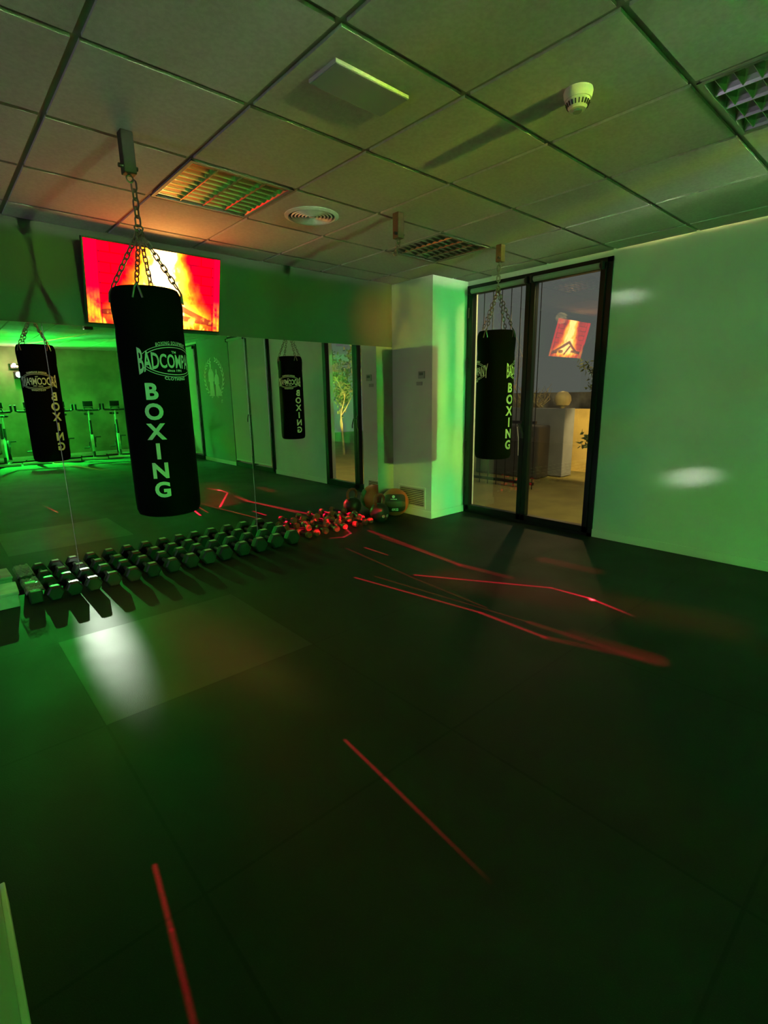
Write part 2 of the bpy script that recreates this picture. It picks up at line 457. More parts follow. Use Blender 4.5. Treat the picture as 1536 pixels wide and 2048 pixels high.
# ------------------------------------------------------------------ lettering wrapped on a cylinder
def text_mesh(s, size, bold=.0, space=1.0):
    cu = bpy.data.curves.new('lettering', 'FONT'); cu.body = s; cu.size = size; cu.offset = bold
    cu.align_x = 'CENTER'; cu.space_character = space; cu.resolution_u = 4
    o = bpy.data.objects.new('lettering', cu); COL.objects.link(o)
    dg = bpy.context.evaluated_depsgraph_get()
    me = bpy.data.meshes.new_from_object(o.evaluated_get(dg))
    bpy.data.objects.remove(o); bpy.data.curves.remove(cu)
    return me
def add_mesh(bm, me, fn):
    vs_ = [bm.verts.new(fn(v_.co.x, v_.co.y)) for v_ in me.vertices]
    for p_ in me.polygons:
        try: bm.faces.new([vs_[i] for i in p_.vertices])
        except ValueError: pass
    bpy.data.meshes.remove(me)
def flat_strip(bm, pts, w):
    ring = []
    for i, p_ in enumerate(pts):
        t = (Vector(pts[min(i + 1, len(pts) - 1)]) - Vector(pts[max(i - 1, 0)])).normalized()
        n_ = Vector((-t.y, t.x)) * w / 2
        ring.append((bm.verts.new((p_[0] + n_.x, p_[1] + n_.y, 0)), bm.verts.new((p_[0] - n_.x, p_[1] - n_.y, 0))))
    for a, b_ in zip(ring, ring[1:]): bm.faces.new((a[0], a[1], b_[1], b_[0]))
def cut_strips(bm, step):
    xs = [v_.co.x for v_ in bm.verts]; x0, x1 = min(xs), max(xs)
    t = x0 + step
    while t < x1:
        bmesh.ops.bisect_plane(bm, geom=bm.verts[:] + bm.edges[:] + bm.faces[:], plane_co=(t, 0, 0), plane_no=(1, 0, 0)); t += step

# ================================================================== SETTING
st_ = lambda mb, name, m: struct(mb.build(name, m))
st_(MB().span((XL, YF, -.12), (XW + .02, YW + .15, 0)), 'floor', FLOORM)
# ceiling tiles, each sunk between the bars of the grid; the three lamp cells stay open
FIX = [(1, 1), (4, 1), (3, -3)]
tb = MB(); gb = MB()
for i in range(-7, 7):
    for j in range(-13, 4):
        if (i, j) in FIX: continue
        x0, x1 = .6 * i, .6 * (i + 1); y0, y1 = .6 * j, .6 * (j + 1)
        x1 = min(x1, XW); y1 = min(y1, YW); y0 = max(y0, YF); x0 = max(x0, XL)
        if x1 - x0 < .03 or y1 - y0 < .03: continue
        g_ = .013
        tb.span((x0 + g_, y0 + g_, H), (x1 - g_, y1 - g_, H + .018))
st_(tb, 'ceiling', TILE)
for i in range(-6, 7): gb.span((.6 * i - .014, YF, H + .011), (.6 * i + .014, YW, H + .03))
for j in range(-12, 4): gb.span((XL, .6 * j - .014, H + .0112), (XW, .6 * j + .014, H + .031))
st_(gb, 'trim_1', GRIDM)
st_(MB().span((XL - .1, YF - .1, H + .16), (XW + .2, YW + .2, H + .22)), 'ceiling_slab', PALE)
# mirror wall: dark painted wall with a gap left behind the mirrors for the added lamp
mw = MB()
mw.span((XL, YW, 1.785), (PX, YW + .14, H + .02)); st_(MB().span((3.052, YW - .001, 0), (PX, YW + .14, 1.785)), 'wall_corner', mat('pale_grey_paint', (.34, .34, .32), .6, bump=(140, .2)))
mw.span((XL, YW, 0), (-1.30, YW + .14, 1.785)); mw.span((-1.30, YW, 0), (3.052, YW + .14, .02))
st_(mw, 'wall_north', DARKWALL)
# pillar in the corner
st_(MB().span((PX, PY, 0), (XW + .12, YW + .14, H + .02)), 'wall_pillar', WHITE)
# window wall with three openings
ww = MB(); T = .16
def col_(y0, y1): ww.span((XW, y0, 0), (XW + T, y1, H + .02))
OPEN = [(.010, 1.510), (-2.98, -1.49), (-6.0, -4.42)]
col_(-1.49, .010); col_(YF - .1, -6.0); col_(1.510, PY + .01)
for a, b_ in OPEN: ww.span((XW, a, 2.365), (XW + T, b_, H + .02))
st_(ww, 'wall_east', WHITE)
st_(MB().span((XW, -4.42, 0), (XW + T, -2.98, H + .02)), 'wall_panel', mat('sage_paint', (.20, .27, .21), .55, bump=(140, .15)))
st_(MB().span((XL - .1, YF - .12, 0), (XW + T, YF, H + .02)), 'wall_south', mat('concrete_paint', (.33, .30, .22), .8, bump=(25, .5), var=(2.2, .25)))
st_(MB().span((XL - .12, YF, 0), (XL, YW + .14, H + .02)), 'wall_west', PALE)
st_(MB().span((-.76, YF, 0), (-.603, -.62, H + .02)), 'wall_partition', WHITE)
# skirting
sk = MB()
for a, b_ in ((-1.49, .010), (-4.42, -2.98), (YF, -6.0)): sk.span((XW - .012, a, 0), (XW, b_, .072), .003)
st_(sk, 'baseboard_east', BASEB)
st_(MB().span((PX - .012, PY - .012, 0), (PX, YW, .075), .003).span((PX, PY - .012, 0), (XW, PY, .075), .003), 'baseboard_pillar', BASEB)
st_(MB().span((-.603, YF, 0), (-.590, -.60, .072), .003).span((-.76, -.62, 0), (-.603, -.608, .072)), 'baseboard_partition', BASEB)
st_(MB().span((-.59, YF, 0), (XW, YF + .013, .075), .003), 'baseboard_south', BASEB)

# ---- glazed doors
def window(n, y0, y1, blind_down, label_door):
    root = bpy.data.objects.new('window_%d' % n, None); COL.objects.link(root); struct(root)
    ym = (y0 + y1) / 2; x0, x1 = XW - .015, XW + .055
    f = MB()
    f.span((x0, y0, 0), (x1, y0 + .045, 2.365)); f.span((x0, y1 - .035, 0), (x1, y1, 2.365))
    f.span((x0, y0, 2.325), (x1, y1, 2.365)); f.span((x0, y0, 0), (x1, y1, .028))
    f.build('outer_frame', BLACKFR, root)
    for side, (a, b_) in enumerate(((y0 + .045, ym - .003), (ym + .003, y1 - .035))):
        s_ = MB(); xa, xb = XW - .03, XW + .035
        w0 = .048; 
        s_.span((xa, a, .028), (xb, a + w0, 2.325), .004); s_.span((xa, b_ - w0, .028), (xb, b_, 2.325), .004)
        s_.span((xa, a, .028), (xb, b_, .088), .004); s_.span((xa, a, 2.275), (xb, b_, 2.325), .004)
        sash = s_.build('sash', BLACKFR, root)
        MB().span((XW + .004, a + w0 - .005, .083), (XW + .010, b_ - w0 + .005, 2.28)).build('glass', GLASS, sash)
    h = MB(); yh = ym - .03 + .06
    h.span((XW - .042, yh - .014, .86), (XW - .030, yh + .014, 1.02), .003)
    h.tube([(XW - .04, yh, .99), (XW - .075, yh, .99), (XW - .08, yh - .015, .985), (XW - .08, yh - .05, .90), (XW - .08, yh - .05, .86)], .008, 8)
    h.build('handle', BLACKPL, root)
    hg = MB()
    for z_ in (.25, .75, 1.6, 2.1): hg.cyl((XW - .036, y1 - .034, z_ - .05), (XW - .036, y1 - .034, z_ + .05), .010, 10)
    hg.build('hinge', BLACKFR, root)
    return root, ym
win1, ym1 = window(1, .010, 1.510, False, '')
win2, ym2 = window(2, -2.98, -1.49, True, '')
win3, ym3 = window(3, -6.0, -4.42, True, '')
def blind(y0, y1, down, label):
    t = thing('roller_blind', label, 'blind', (XW - .035, (y0 + y1) / 2, 2.30), 0, 'roller blinds over the glazed doors')
    hw = (y1 - y0) / 2
    MB().cyl((-.012, -hw + .02, 0), (-.012, hw - .02, 0), .024, 16).build('roller', GREYPL if not down else BLIND, t, True)
    for s_ in (-1, 1): MB().span((-.042, s_ * hw - .009, -.03), (.004, s_ * hw + .009, .03), .003).build('bracket', BLACKPL, t)
    if down:
        MB().span((-.004, -hw + .03, -2.16), (-.002, hw - .03, 0)).build('fabric', BLIND, t)
        MB().span((-.010, -hw + .03, -2.18), (.004, hw - .03, -2.155), .002).build('bottom_bar', WHITEPL, t)
    return t
blind(.075, .735, False, 'rolled-up grey roller blind above the right leaf of the glazed door')
blind(.785, 1.450, False, 'rolled-up grey roller blind above the left leaf, behind the hanging bag')
blind(-2.92, -2.26, True, 'lowered pale blind beside the wall emblem, seen in the mirror')
blind(-2.21, -1.55, True, 'lowered pale blind beside the bare white wall, seen in the mirror')
blind(-5.94, -5.24, True, 'lowered pale blind of the far door, away from the wall emblem')
blind(-5.18, -4.48, True, 'lowered pale blind of the far door, next to the wall emblem')

# ---- mirrors
mirrors = []
for x0, x1, lab in ((-1.295, .1265, 'wall mirror behind the foam block, first of the three panels'),
                    (.1295, 1.5685, 'middle wall mirror under the television, behind the hex dumbbells'),
                    (1.5715, 3.050, 'wall mirror next to the corner, behind the small red-lit weights')):
    t = thing('wall_mirror', lab, 'mirror', (0, 0, 0), 0, 'mirror panels along the wall')
    mirrors.append(MB().span((x0, YM, .022), (x1, YM + .028, 1.783), .0012).build('mirror_panel', MIRROR, t))
blk = bpy.data.collections.new('beam_passes')
for o in mirrors: blk.objects.link(o)
beam_back.light_linking.blocker_collection = blk  # mirror panels let the added lamp behind them shine through
for co in blk.collection_objects: co.light_linking.link_state = 'EXCLUDE'

# ================================================================== CEILING THINGS
def troffer(cx, cy, label):
    t = thing('ceiling_light', label, 'ceiling light', (cx, cy, H), 0, 'square louvre ceiling lights')
    h = MB(); s_ = .285
    h.span((-s_, -s_, .085), (s_, s_, .09))
    for a in (-1, 1):
        h.span((min(a * s_, a * (s_ - .004)), -s_, 0), (max(a * s_, a * (s_ - .004)), s_, .09))
        h.span((-s_, min(a * s_, a * (s_ - .004)), 0), (s_, max(a * s_, a * (s_ - .004)), .09))
    h.build('housing', TROFFER, t)
    f = MB()
    for a in (-1, 1):
        f.span((a * .282 - .009, -.291, -.004), (a * .282 + .009, .291, .002)); f.span((-.291, a * .282 - .009, -.0042), (.291, a * .282 + .009, .0022))
    f.build('frame', GRIDM, t)
    # four parabolic troughs along y with cross blades
    r_ = MB()
    for k_ in range(5):
        x_ = -.27 + .135 * k_
        prof = [(x_ - .0015, 0.0), (x_ - .006, .010), (x_ - .014, .026), (x_ - .026, .046), (x_ + .026, .046), (x_ + .014, .026), (x_ + .006, .010), (x_ + .0015, 0.0)]
        r_.prism([(q, w) for q, w in prof], 'y', -.272, .272)
    r_.build('reflector', LOUVRE, t)
    for k_ in range(9):
        y_ = -.24 + .06 * k_
        c_ = MB()
        c_.prism([(y_ - .001, .003), (y_ - .004, .016), (y_ - .010, .042), (y_ + .010, .042), (y_ + .004, .016), (y_ + .001, .003)], 'x', -.272, .272)
        c_.build('blade', LOUVRE, t)
    for q in range(4):
        MB().cyl((-.2025 + .135 * q, -.27, .06), (-.2025 + .135 * q, .27, .06), .012, 10).build('tube', WHITEPL, t, True)
    return t
troffer(.9, .9, 'unlit louvre ceiling light glowing red above the television')
troffer(2.7, .9, 'unlit louvre ceiling light near the corner pillar and spare hook')
troffer(2.1, -1.5, 'unlit green-lit louvre ceiling light nearest the white wall, cut by the frame')

t = thing('ceiling_diffuser', 'round white air diffuser with concentric rings in the ceiling', 'vent', (1.5, .895, H))
d_ = MB(); d_.lathe([(.172, 0), (.172, -.004), (.150, -.012), (.146, -.008), (.146, .0)], n=64); d_.build('rim', WHITEPL, t, True)
for r in (.128, .106, .084, .062, .040):
    MB().lathe([(r - .004, .004), (r + .003, -.006), (r - .001, -.013), (r - .007, .002)], n=56).build('ring', WHITEPL, t, True)
MB().lathe([(0, -.010), (.016, -.010), (.022, -.002), (.022, .004)], n=32).build('hub', WHITEPL, t, True)
MB().lathe([(0, -.0005), (.145, -.0005)], n=48).build('throat', BLACKPL, t)

t = thing('smoke_detector', 'round white smoke detector with slotted rim under the ceiling', 'smoke detector', (1.505, -.90, H))
MB().lathe([(0, 0), (.052, 0), (.054, -.008), (.052, -.022), (.048, -.034), (.0, -.034)], n=48).build('base', WHITEPL, t, True)
MB().lathe([(.044, -.034), (.044, -.040), (.034, -.060), (.030, -.066), (.0, -.067)], n=48).build('body', WHITEPL, t, True)
sl = MB()
for k_ in range(20):
    a = 2 * PI * k_ / 20
    sl.box((math.cos(a) * .0395, math.sin(a) * .0395, -.050), (.006, .0045, .016), Matrix.Rotation(a, 3, 'Z') @ Matrix.Rotation(.45, 3, 'Y'))
sl.build('slots', BLACKPL, t)
MB().lathe([(0, -.067), (.018, -.067), (.016, -.074), (0, -.075)], n=24).build('sensor_cap', GREYPL, t, True)

t = thing('emergency_light', 'flat rectangular emergency light on a ceiling tile', 'emergency light', (.86, -.375, H))
MB().box((0, 0, -.0065), (.350, .165, .013), None, .002).build('housing', WHITEPL, t)
MB().box((0, 0, -.0138), (.344, .159, .003), None, .001).build('diffuser', mat('bluish_diffuser', (.40, .41, .50), .5), t)

def hook(x, y, hgt, m, label, chain_piece=False):
    t = thing('ceiling_hook', label, 'hook', (x, y, H), 0, 'bag hooks in the ceiling')
    MB().box((0, 0, -hgt / 2), (.052, .052, hgt), None, .004).build('block', m, t)
    MB().cyl((-.045, -.012, -hgt + .025), (.034, -.012, -hgt + .025), .009, 12).build('bolt', BLACKPL, t)
    e = MB(); e.tube([(.014 * math.sin(a), 0, -hgt - .016 + .014 * math.cos(a)) for a in [2 * PI * q / 16 for q in range(16)]], .0035, 8, True)
    e.build('eye', CHROME, t, True)
    if chain_piece:
        c_ = MB(); chain(c_, (0, 0, -hgt - .024), (-.03, 0, -hgt - .10), .030, .0035); c_.build('spare_link', CHROME, t, True)
    return t
def chain(mb, a, b_, ln=.040, r=.0035, wd=.011):
    a, b_ = Vector(a), Vector(b_); L = (b_ - a).length; n_ = max(1, round(L / (ln * .78))); t = (b_ - a).normalized()
    ref = Vector((0, 0, 1)) if abs(t.z) < .8 else Vector((.8, .6, 0)); u_ = t.cross(ref).normalized(); w_ = t.cross(u_)
    st = L / n_; h_ = st / .78 / 2 - wd
    for i in range(n_):
        c_ = a + t * st * (i + .5); s_ = (u_ if i % 2 == 0 else w_)
        pts = [c_ + t * (h_ + wd * math.sin(q)) + s_ * wd * math.cos(q) for q in [PI * k_ / 5 for k_ in range(6)]]
        pts += [c_ - t * (h_ + wd * math.sin(q)) - s_ * wd * math.cos(q) for q in [PI * k_ / 5 for k_ in range(6)]]
        mb.tube(pts, r, 6, True)
    return mb
HOOKL = (.290, .532); HOOKR = (2.990, .512); HOOKM = (1.893, .508)
hook(*HOOKL, .165, DARKWOOD, 'dark hanger block holding the bag in front of the television')
hook(*HOOKM, .150, BROWNWOOD, 'brown hanger block with no bag, beside a louvre ceiling light', True)
hook(*HOOKR, .125, BROWNWOOD, 'brown hanger block holding the bag in front of the glazed door')

# ================================================================== PUNCHING BAGS
def logo(r, a0, z_mid, parent):
    """oval emblem, start angle a0 on the bag, running 125 degrees round it"""
    L = math.radians(122) * r; hx = L / 2
    bm = bmesh.new()
    me = text_mesh('BADCOMPANY', .078, .0016, 1.0)
    xs = [v_.co.x for v_ in me.vertices]; sx = L / (max(xs) - min(xs)); xm = (max(xs) + min(xs)) / 2; cap = .078 * .70
    add_mesh(bm, me, lambda x, y: (((x - xm) * sx), (y - cap / 2) * (1.05 + 1.05 * abs((x - xm) * sx / hx) ** 3), 0))
    for rx, rz, w in ((hx * .86, .060, .0035), (hx * .94, .070, .0025)):
        for sgn in (1, -1):
            a_lo, a_hi = math.radians(24), math.radians(156)
            pts = [(rx * math.cos(q), sgn * rz * math.sin(q)) for q in [a_lo + (a_hi - a_lo) * k_ / 40 for k_ in range(41)]]
            flat_strip(bm, pts, w)
    def arc(txt, size, rz, sgn, wfac):
        me = text_mesh(txt, size, .0006, 1.15); xs = [v_.co.x for v_ in me.vertices]; w = max(abs(min(xs)), max(xs)); sc = wfac * hx / w
        add_mesh(bm, me, lambda x, y: (x * sc, y + sgn * rz * math.sqrt(max(0, 1 - (x * sc / hx) ** 2)) - (0 if sgn > 0 else size * .7), 0))
    arc('BOXING EQUIPMENT', .020, .072, 1, .50); arc('CLOTHING', .018, .073, -1, .34)
    for txt, size, z_ in (('TM', .014, .034), ('since 1991', .015, -.047)):
        me = text_mesh(txt, size, .0004); add_mesh(bm, me, lambda x, y: (x * 1.2, y + z_, 0))
    cut_strips(bm, .012)
    for v_ in bm.verts:
        a = a0 + (v_.co.x + hx) / r; z_ = z_mid + v_.co.y
        v_.co = ((r + .0016) * math.cos(a), (r + .0016) * math.sin(a), z_)
    me = bpy.data.meshes.new('emblem'); bm.to_mesh(me); bm.free(); me.materials.append(INK)
    o = bpy.data.objects.new('emblem', me); COL.objects.link(o); o.parent = parent
def column(r, a_mid, z_top, pitch, parent):
    bm = bmesh.new()
    for i, ch in enumerate('BOXING'):
        me = text_mesh(ch, .098, .0036); xs = [v_.co.x for v_ in me.vertices]; xm = (max(xs) + min(xs)) / 2
        add_mesh(bm, me, lambda x, y: (x - xm, y - .098 * .70 - pitch * i, 0))
    cut_strips(bm, .012)
    for v_ in bm.verts:
        a = a_mid + v_.co.x / r
        v_.co = ((r + .0016) * math.cos(a), (r + .0016) * math.sin(a), z_top + v_.co.y)
    me = bpy.data.meshes.new('lettering'); bm.to_mesh(me); bm.free(); me.materials.append(INK)
    o = bpy.data.objects.new('lettering', me); COL.objects.link(o); o.parent = parent
def bag(x, y, ztop, zbot, apex, hook_z, a_start, chains0, label):
    t = thing('punching_bag', label, 'punching bag', (x, y, 0), 0, 'black punching bags on chains')
    r = .150; h = ztop - zbot
    prof = [(0, zbot), (r * .80, zbot), (r * .93, zbot + .008), (r * .985, zbot + .03), (r, zbot + .07)]
    zt = [(.30, 1.0), (.55, .995), (.70, 1.0), (.82, .985), (.835, .975), (.85, .99), (.93, 1.02), (.965, 1.01), (.985, .97)]
    prof += [(r * k_, zbot + h * f) for f, k_ in zt] + [(r * .92, ztop), (r * .86, ztop - .004), (r * .80, ztop - .03), (0, ztop - .04)]
    MB().lathe(prof, n=72).build('bag_body', VINYL, t, True)
    for k_ in (0, 1):
        a0 = a_start + k_ * PI
        logo(r, a0, zbot + h * .695, t)
        column(r, a0 + math.radians(17), zbot + h * .600, .0905, t)
    c_ = MB(); chain(c_, (0, 0, hook_z), (0, 0, apex), .046, .0042, .012); c_.build('main_chain', CHROME, t, True)
    MB().tube([(.018 * math.sin(q), .0, apex + .012 * math.cos(q) - .01) for q in [2 * PI * i / 16 for i in range(16)]], .004, 8, True).build('ring', CHROME, t, True)
    for k_ in range(4):
        a = chains0 + k_ * PI / 2; rr = r * .93; e = Vector((math.cos(a), math.sin(a), 0))
        top = e * rr + Vector((0, 0, ztop + .012))
        c_ = MB(); chain(c_, (0, 0, apex - .018), top, .036, .0033, .010); c_.build('side_chain', CHROME, t, True)
        s_ = MB(); tg = Vector((-e.y, e.x, 0)); ro = r * 1.03
        for sg in (-1, 1):
            p0 = e * (rr + .004) + Vector((0, 0, ztop + .010)); 
            pm = e * ro + tg * sg * .008 + Vector((0, 0, ztop - .012)); p1 = e * (ro + .001) + tg * sg * .020 + Vector((0, 0, ztop - .055))
            s_.tube([p0, pm, p1], .0042, 8)
        s_.build('strap', CHROME, t, True)
    return t
aL = math.atan2(-2.0639 - .53, -.5568 - .30); aR = math.atan2(-2.0639 - .51, -.5568 - 2.975)
bag(.304, .532, 1.772, .728, 2.045, 2.222, aL - math.radians(25), aL - math.radians(13), 'black punching bag in front of the television, over the hex dumbbells')
bag(2.975, .512, 1.772, .760, 2.110, 2.258, aR + math.radians(36), aR - math.radians(32), 'black punching bag in front of the glazed door')

# ================================================================== TELEVISION
t = thing('television', 'wall television tilted forward showing a burning log fire', 'television', (.874, 2.05, 1.81))
til = math.atan2(.13, .507); Rx = Matrix.Rotation(til, 3, 'X'); w, hgt = .937, .523
def tvb(lo, hi):
    mb = MB(); lo, hi = Vector(lo), Vector(hi); mb.box((lo + hi) / 2, hi - lo, None, .003); bmesh.ops.rotate(mb.bm, cent=(0, 0, 0), matrix=Rx, verts=mb.bm.verts[:]); return mb
tvb((-w / 2 - .010, .001, -.012), (w / 2 + .006, .035, hgt + .010)).build('casing', BLACKPL, t)
tvb((-w / 2 + .02, .035, .24), (w / 2 - .03, .085, hgt - .03)).build('back_cover', BLACKPL, t)
MB().span((-.12, .035, .10), (.12, .049, .34)).build('wall_bracket', BLACKPL, t)
MB().span((-.06, -.02, .15), (-.03, .04, .30)).span((.03, -.02, .15), (.06, .04, .30)).build('bracket_arm', BLACKPL, t)
bm = bmesh.new(); uvl = bm.loops.layers.uv.new('UVMap')
q = [bm.verts.new(Rx @ Vector(p_)) for p_ in ((-w / 2, -.0015, 0), (w / 2, -.0015, 0), (w / 2, -.0015, hgt), (-w / 2, -.0015, hgt))]
f = bm.faces.new(q)
for lp, c_ in zip(f.loops, ((0, 0), (1, 0), (1, 1), (0, 1))): lp[uvl].uv = c_
me = bpy.data.meshes.new('screen'); bm.to_mesh(me); bm.free(); me.materials.append(FIRE)
o = bpy.data.objects.new('screen', me); COL.objects.link(o); o.parent = t

# ================================================================== DUMBBELLS
ORD = ['first', 'second', 'third', 'fourth', 'fifth', 'sixth', 'seventh', 'eighth', 'ninth', 'tenth', 'eleventh', 'twelfth', 'thirteenth', 'fourteenth']
def hexhead(mb, y0, y1, fl):
    R = fl / 2 / math.cos(PI / 6); cz = fl / 2
    def ring(y, k_): return [mb.bm.verts.new((R * k_ * math.cos(PI / 3 * i), y, cz + R * k_ * math.sin(PI / 3 * i))) for i in range(6)]
    b_ = .010; rs = [ring(y0, .80), ring(y0 + b_, .97), ring(y0 + b_ * 1.6, 1.0), ring(y1 - b_ * 1.6, 1.0), ring(y1 - b_, .97), ring(y1, .80)]
    for A_, B_ in zip(rs, rs[1:]):
        for i in range(6): mb.bm.faces.new((A_[i], A_[(i + 1) % 6], B_[(i + 1) % 6], B_[i]))
    mb.bm.faces.new(rs[0]); mb.bm.faces.new(rs[-1][::-1])
    return mb
DX = [-.083, .027, .143, .268, .402, .538, .682, .826, .965, 1.105, 1.262, 1.420, 1.580, 1.745]
for i, x in enumerate(DX):
    fl = .092 + .0022 * i; hl = .066 + .0012 * i; yf = 1.722; yb = 2.022
    t = thing('hex_dumbbell', '%s black hex dumbbell of the row, counted from the foam block' % ORD[i], 'dumbbell', (x, 0, 0), 0, 'hex dumbbells along the mirror')
    for a, b_ in ((yf, yf + hl), (yb - hl, yb)):
        hd = hexhead(MB(), a, b_, fl).build('head', RUBBER, t)
        MB().box((0, (a + b_) / 2, fl + .0005), (fl * .44, hl * .52, .003), None, .001).build('facet_glint', PALE_SPOT, hd)  # pale slab carrying the top facet's glint in its colour
    g_ = MB(); y0, y1 = yf + hl - .003, yb - hl + .003; zc = fl / 2
    g_.tube([(0, y0 + (y1 - y0) * k_ / 8, zc) for k_ in range(9)], [.013, .0135, .0155, .0165, .017, .0165, .0155, .0135, .013], 16)
    g_.build('handle', HANDLE, t, True)

# small round-headed weights between the hex dumbbells and the corner
DISC = mat('weight_head_vinyl', (.20, .075, .06), .4, spec=.5)
def small_weight(mt):
    t = thing('hand_weight', 'x', 'dumbbell', (0, 0, 0), 0, 'small round hand weights')
    for s_ in (-1, 1):
        hd = MB().lathe([(0, .0), (.024, .0), (.029, .004), (.030, .012), (.030, .034), (.027, .040), (.014, .042), (0, .042)], (0, s_ * .055, 0), 24, Matrix.Rotation(-s_ * PI / 2, 3, 'X')).build('head', mt, t, True)
        MB().lathe([(.020, .0425), (.022, .0440), (.024, .0425)], (0, s_ * .055, 0), 24, Matrix.Rotation(-s_ * PI / 2, 3, 'X')).build('rim', REDPL, hd, True)
    MB().cyl((0, -.057, 0), (0, .057, 0), .0125, 14).build('handle', BLACKPL, t, True)
    return t
sw = small_weight(DISC); first = True; k_ = 0
rows = [[(1.945 + .112 * i + random.uniform(-.010, .010), 1.893 + random.uniform(-.02, .008), .0305, random.uniform(-.2, .2)) for i in range(8)],
        [(1.99 + .155 * i, 1.915 + random.uniform(-.02, .01), .0920, random.uniform(-.45, .45)) for i in range(5)]]
names = ['of the floor row', 'lying on top of the others']
for li, row in enumerate(rows):
    for i, (x, y, z, rz) in enumerate(row):
        lab = '%s small round hand weight %s, from the hex dumbbells' % (ORD[i], names[li])
        if first: sw.location = (x, y, z); sw.rotation_euler = (0, 0, rz); sw['label'] = lab; first = False
        else: dup(sw, (x, y, z), rz, lab)

# kettlebell and medicine balls by the corner
t = thing('kettlebell', 'black kettlebell between the small hand weights and the medicine ball', 'kettlebell', (2.86, 1.84, 0))
MB().lathe([(0, 0), (.055, 0), (.075, .015), (.095, .05), (.102, .09), (.095, .13), (.075, .163), (.045, .182), (0, .188)], n=40).build('bell', RUBBER, t, True)
MB().tube([(-.045, 0, .17), (-.062, 0, .205), (-.060, 0, .245), (-.035, 0, .272), (0, 0, .279), (.035, 0, .272), (.060, 0, .245), (.062, 0, .205), (.045, 0, .17)], .016, 14).build('handle', mat('red_handle', (.25, .03, .02), .4), t, True)
cb = MB()
for a in (-1.85, -1.35): cb.lathe([(0, 0), (.016, 0), (.018, -.004)], (math.cos(a) * .099, math.sin(a) * .099, .065), 20, Vector((math.cos(a), math.sin(a), -.25)).to_track_quat('Z', 'Y').to_matrix())
cb.build('pale_disc', PALE_SPOT, t)  # two pale discs on the front of the bell

t = thing('medicine_ball', 'orange medicine ball with a dark 6KG panel in the corner', 'ball', (3.135, 1.895, .152))
bm = bmesh.new(); bmesh.ops.create_uvsphere(bm, u_segments=64, v_segments=40, radius=.15)
me = bpy.data.meshes.new('ball_body'); bm.to_mesh(me); bm.free(); me.materials.append(ORANGE)
for p_ in me.polygons: p_.use_smooth = True
o = bpy.data.objects.new('ball_body', me); COL.objects.link(o); o.parent = t
cdir = (Vector(cam.location) - Vector((3.135, 1.895, .152))).normalized()
fz = Vector((cdir.x, cdir.y, .10)).normalized(); fx_ = Vector((0, 0, 1)).cross(fz).normalized(); fy_ = fz.cross(fx_)
def on_ball(x, y, lift):
    dv = fz * math.sqrt(max(.02, 1 - x * x - y * y)) + fx_ * x + fy_ * y; return dv.normalized() * (.15 + lift)
def ball_patch(name, m_, hw, hh, r_, lift, cx=0, cy=0):
    bm = bmesh.new(); N = 20; gridv = []
    for i in range(N + 1):
        row = []
        for j in range(N + 1):
            x, y = -1 + 2 * i / N, -1 + 2 * j / N
            # superellipse-shaped panel
            n_ = 5.0; rr = (abs(x) ** n_ + abs(y) ** n_) ** (1 / n_); mx_ = max(abs(x), abs(y))
            if rr > 1e-6: x, y = x * mx_ / rr, y * mx_ / rr
            row.append(bm.verts.new(on_ball(cx + x * hw, cy + y * hh, lift)))
        gridv.append(row)
    for i in range(N):
        for j in range(N): bm.faces.new((gridv[i][j], gridv[i + 1][j], gridv[i + 1][j + 1], gridv[i][j + 1]))
    me = bpy.data.meshes.new(name); bm.to_mesh(me); bm.free(); me.materials.append(m_)
    o = bpy.data.objects.new(name, me); COL.objects.link(o); o.parent = t; return o
ball_patch('panel', BROWN, .74, .63, .02, .0012)
ball_patch('stripe', mat('ball_stripe', (.10, .05, .03), .35), .72, .20, .02, .0020, 0, -.06)
bm = bmesh.new(); me = text_mesh('6KG', .24, .012); add_mesh(bm, me, lambda x, y: on_ball(x, y - .52, .0032))
me = bpy.data.meshes.new('lettering'); bm.to_mesh(me); bm.free(); me.materials.append(INK); o = bpy.data.objects.new('lettering', me); COL.objects.link(o); o.parent = t
bm = bmesh.new()
rg = [bm.verts.new(on_ball(-.10 + .10 * math.cos(q_), .46 + .10 * math.sin(q_), .0032)) for q_ in [2 * PI * i / 20 for i in range(20)]]; bm.faces.new(rg)
for xx in range(7):
    x_ = -.28 + .065 * xx; vsq = [bm.verts.new(on_ball(x_ + a, .29 + b_, .0032)) for a, b_ in ((-.024, -.022), (.024, -.022), (.024, .022), (-.024, .022))]; bm.faces.new(vsq)
me = bpy.data.meshes.new('emblem'); bm.to_mesh(me); bm.free(); me.materials.append(INK); o = bpy.data.objects.new('emblem', me); COL.objects.link(o); o.parent = t

# ---- foam block and wrapped weight left of the dumbbells
t = thing('foam_block', 'low pale block on the floor at the left end of the dumbbells', 'block', (-.52, 1.885, 0), math.radians(-2))
MB().box((0, 0, .043), (.49, .235, .082), None, .006).build('base', FOAM, t)
MB().box((0, 0, .094), (.50, .245, .020), None, .005).build('top_board', FOAM, t)
t = thing('wrapped_weight', 'black square-headed weight in clear film beside the pale block', 'dumbbell', (-.190, 0, 0))
for a, b_ in ((1.735, 1.805), (1.945, 2.015)): MB().span((-.038, a, 0), (.038, b_, .082), .010).build('head', RUBBER, t)
MB().cyl((0, 1.80, .041), (0, 1.95, .041), .014, 14).build('handle', HANDLE, t, True)
bm = bmesh.new(); bmesh.ops.create_grid(bm, x_segments=10, y_segments=26, size=.5)
for v_ in bm.verts: v_.co = (v_.co.x * .105, 1.876 + v_.co.y * .31, .090 + random.uniform(0, .014) - (.018 if abs(v_.co.x) > .45 else 0))
